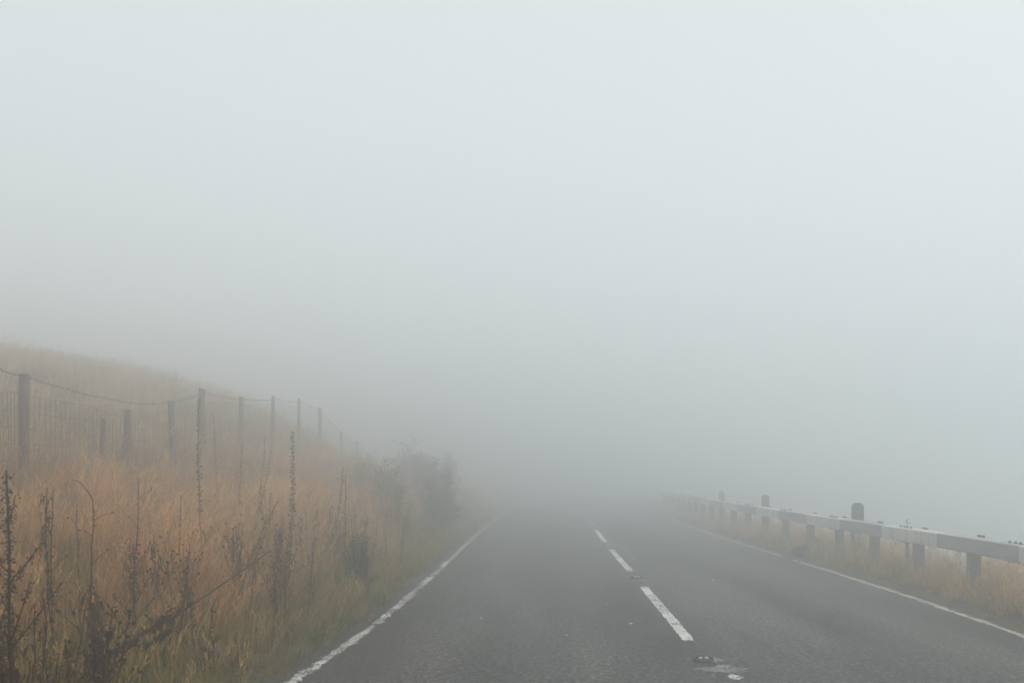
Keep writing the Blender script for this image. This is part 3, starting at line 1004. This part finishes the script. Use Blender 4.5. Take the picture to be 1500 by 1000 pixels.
spread(lambda b_, lab, grp: willowherb(b_, b_ + Vector((random.uniform(-.12, .12), 0, random.uniform(.5, .8))), lab, random.randint(35, 60), group=grp), "blackened weed with drooping withered leaves",
       "withered leafy weeds on the bank", dict(slant=4, bush=4, plume=3, hook=5, dock=6, shrub=3, spike=3))
spread(lambda b_, lab, grp: seed_spike(b_, b_ + Vector((random.uniform(-.1, .16), 0, random.uniform(.6, .95))), lab, dense=55, size=.007, rad=.0042, lower=3, group=grp), "thin brown seed spike",
       "thin seed spikes in the bank grass", dict(spike=6, bush=6, shrub=6))
spread(lambda b_, lab, grp: dock(b_, b_ + Vector((random.uniform(-.1, .1), 0, random.uniform(.45, .75))), lab, .006, 6, dense=1.3, group=grp, mats=("dark_stem", "seed_dark"), leafy=14), "squat dark dock with dense seed clusters",
       "squat docks near the verge", dict(dock=8, hook=6, plume=3))

# ------------------------------------------------------------------ shrubs
def shrub(x, y, rx, rz, label, mat, n=2600, leaf=.035, group=None, flowers=0, twigs=26, name="shrub", cat="shrub", seed=0, spray=9):
    z0 = ground(x, y)
    root = tag(empty(name, (x, y, z0)), label, cat, group)
    rg = random.Random(seed)
    mb, ml = MB(), MB()
    tips = []
    for k in range(twigs):
        a = rg.random() * 6.283
        el = rg.random() ** .8
        e = Vector((math.cos(a) * rx * (1 - el * .55) * rg.uniform(.5, 1.08), math.sin(a) * rx * (1 - el * .55) * rg.uniform(.5, 1.0), rz * (.14 + .80 * el) * rg.uniform(.72, 1.22)))
        pts = curve_pts(Vector((math.cos(a) * .05, math.sin(a) * .05, -.05)), e, Vector((-e.x * .15, -e.y * .15, rz * .04)), 6, .015)
        mb.tube(pts, [.012, .010, .008, .006, .005, .003], 4)
        tips.append(pts)
        for s in range(3):
            p, d = along(pts, rg.uniform(.5, .95))
            q = (Matrix.Rotation(rg.random() * 6.28, 3, d) @ d.orthogonal()) * .8 + d
            e2 = p + q.normalized() * rg.uniform(.12, .3) * rx
            mb.tube([p, e2], [.004, .002], 3)
            tips.append([p, p.lerp(e2, .5), e2])
    mb.obj("stem", M["bark"], root)
    fl = []
    for k in range(n):
        pts = rg.choice(tips)
        p, d = along(pts, rg.uniform(.35, .999) if len(pts) > 3 else rg.uniform(0, .999))
        j = Vector((rg.gauss(0, 1), rg.gauss(0, 1), rg.gauss(0, .8))) * (rx * .075)
        c = p + j
        if c.z < .04: continue
        ml.leaf(c, Vector((rg.uniform(-1, 1), rg.uniform(-1, 1), rg.uniform(-.5, 1))), Vector((rg.uniform(-.4, .4), rg.uniform(-.4, .4), 1)), leaf * rg.uniform(.6, 1.4), leaf * rg.uniform(.35, .6), .8)
        if c.z > rz * .6 and rg.random() < .3: fl.append(c)
    tag(ml.obj("crown", mat, root), kind="stuff")
    if flowers:
        mf = MB()
        for c in fl[:flowers]: mf.blob(c + Vector((0, -.02, .02)), rg.uniform(.008, .014), None, .7)
        tag(mf.obj("flower", M["yellow"], root), kind="stuff")
    return root
shrub(*px_base(526, 11.6)[:2], .29, .80, "low green bush dotted with yellow flowers on the verge", M["leaf_green"], 4500, .028, flowers=60, seed=3, twigs=30)
shrub(*px_base(490, 12.6)[:2], .25, .68, "low brown green bush beside the yellow flowered one", M["leaf"], 1500, .024, flowers=6, seed=4, twigs=24)
shrub(-1.56, 21.3, .64, 1.36, "rounded leafy shrub overhanging the road edge", M["leaf_dark"], 6500, .045, seed=5, twigs=80)
shrub(-2.5, 19.8, .6, 1.1, "bushy shrub up the bank beside the overhanging one", M["leaf"], 4500, .04, seed=6, twigs=70)
shrub(-2.1, 17.6, .42, .8, "small scrubby shrub at the foot of the bank", M["leaf"], 3500, .036, seed=9, twigs=30)
shrub(-3.4, 21.5, .7, .75, "broad shrub high on the bank below the fence", M["leaf"], 3500, .045, seed=7, twigs=70)
shrub(-2.2, 25.5, .8, 1.25, "hazy shrub by the road, first beyond the overhanging one", M["leaf_dark"], 7000, .05, seed=8, twigs=70)
shrub(-2.9, 29, 1.0, 1.45, "large hazy shrub farther along the bank", M["leaf_dark"], 7000, .055, seed=10, twigs=70)
shrub(-2.3, 32.5, 1.0, 1.6, "tall ghostly shrub beside the road, nearly lost in fog", M["leaf_dark"], 7000, .06, seed=12, twigs=70)
shrub(5.7, 18.8, .2, .35, "small leafy sprig tangled under the barrier", M["leaf"], 260, .03, seed=13, twigs=10, name="sprig", cat="plant")
shrub(5.9, 16.9, .22, .74, "thin leafy sprig showing over the beam by the nearest marker post", M["leaf"], 160, .028, seed=14, twigs=7, name="sprig", cat="plant")
shrub(5.85, 14.6, .16, .72, "wispy sprig rising above a white band of the barrier", M["leaf"], 200, .024, seed=15, twigs=9, name="sprig", cat="plant")
shrub(4.95, 17.0, .26, .22, "low tuft of leaves spilling over the right edge line", M["leaf_green"], 700, .03, seed=16, twigs=16, name="sprig", cat="plant")
shrub(*px_base(347, 7.1)[:2], .12, .2, "small rust orange leafy plant at the verge", M["orange_leaf"], 110, .035, seed=17, twigs=8, name="sprig", cat="plant")

# ------------------------------------------------------------------ fog
mb = MB(); mb.box((0, 0, -11.1), 404, 404, 36.2)
hz = mb.obj("haze", None)
hz.data.materials.clear()
m = bpy.data.materials.new("fog"); m.use_nodes = True
nt = m.node_tree; nt.nodes.clear()
pv = nt.nodes.new("ShaderNodeVolumePrincipled")
pv.inputs["Color"].default_value = (.967, .985, .99, 1)
pv.inputs["Density"].default_value = FOG_DENSITY
pv.inputs["Anisotropy"].default_value = FOG_G
ou = nt.nodes.new("ShaderNodeOutputMaterial")
nt.links.new(pv.outputs[0], ou.inputs["Volume"])
hz.data.materials.append(m)
tag(hz, "pale grey fog filling the whole place", "fog", kind="stuff")
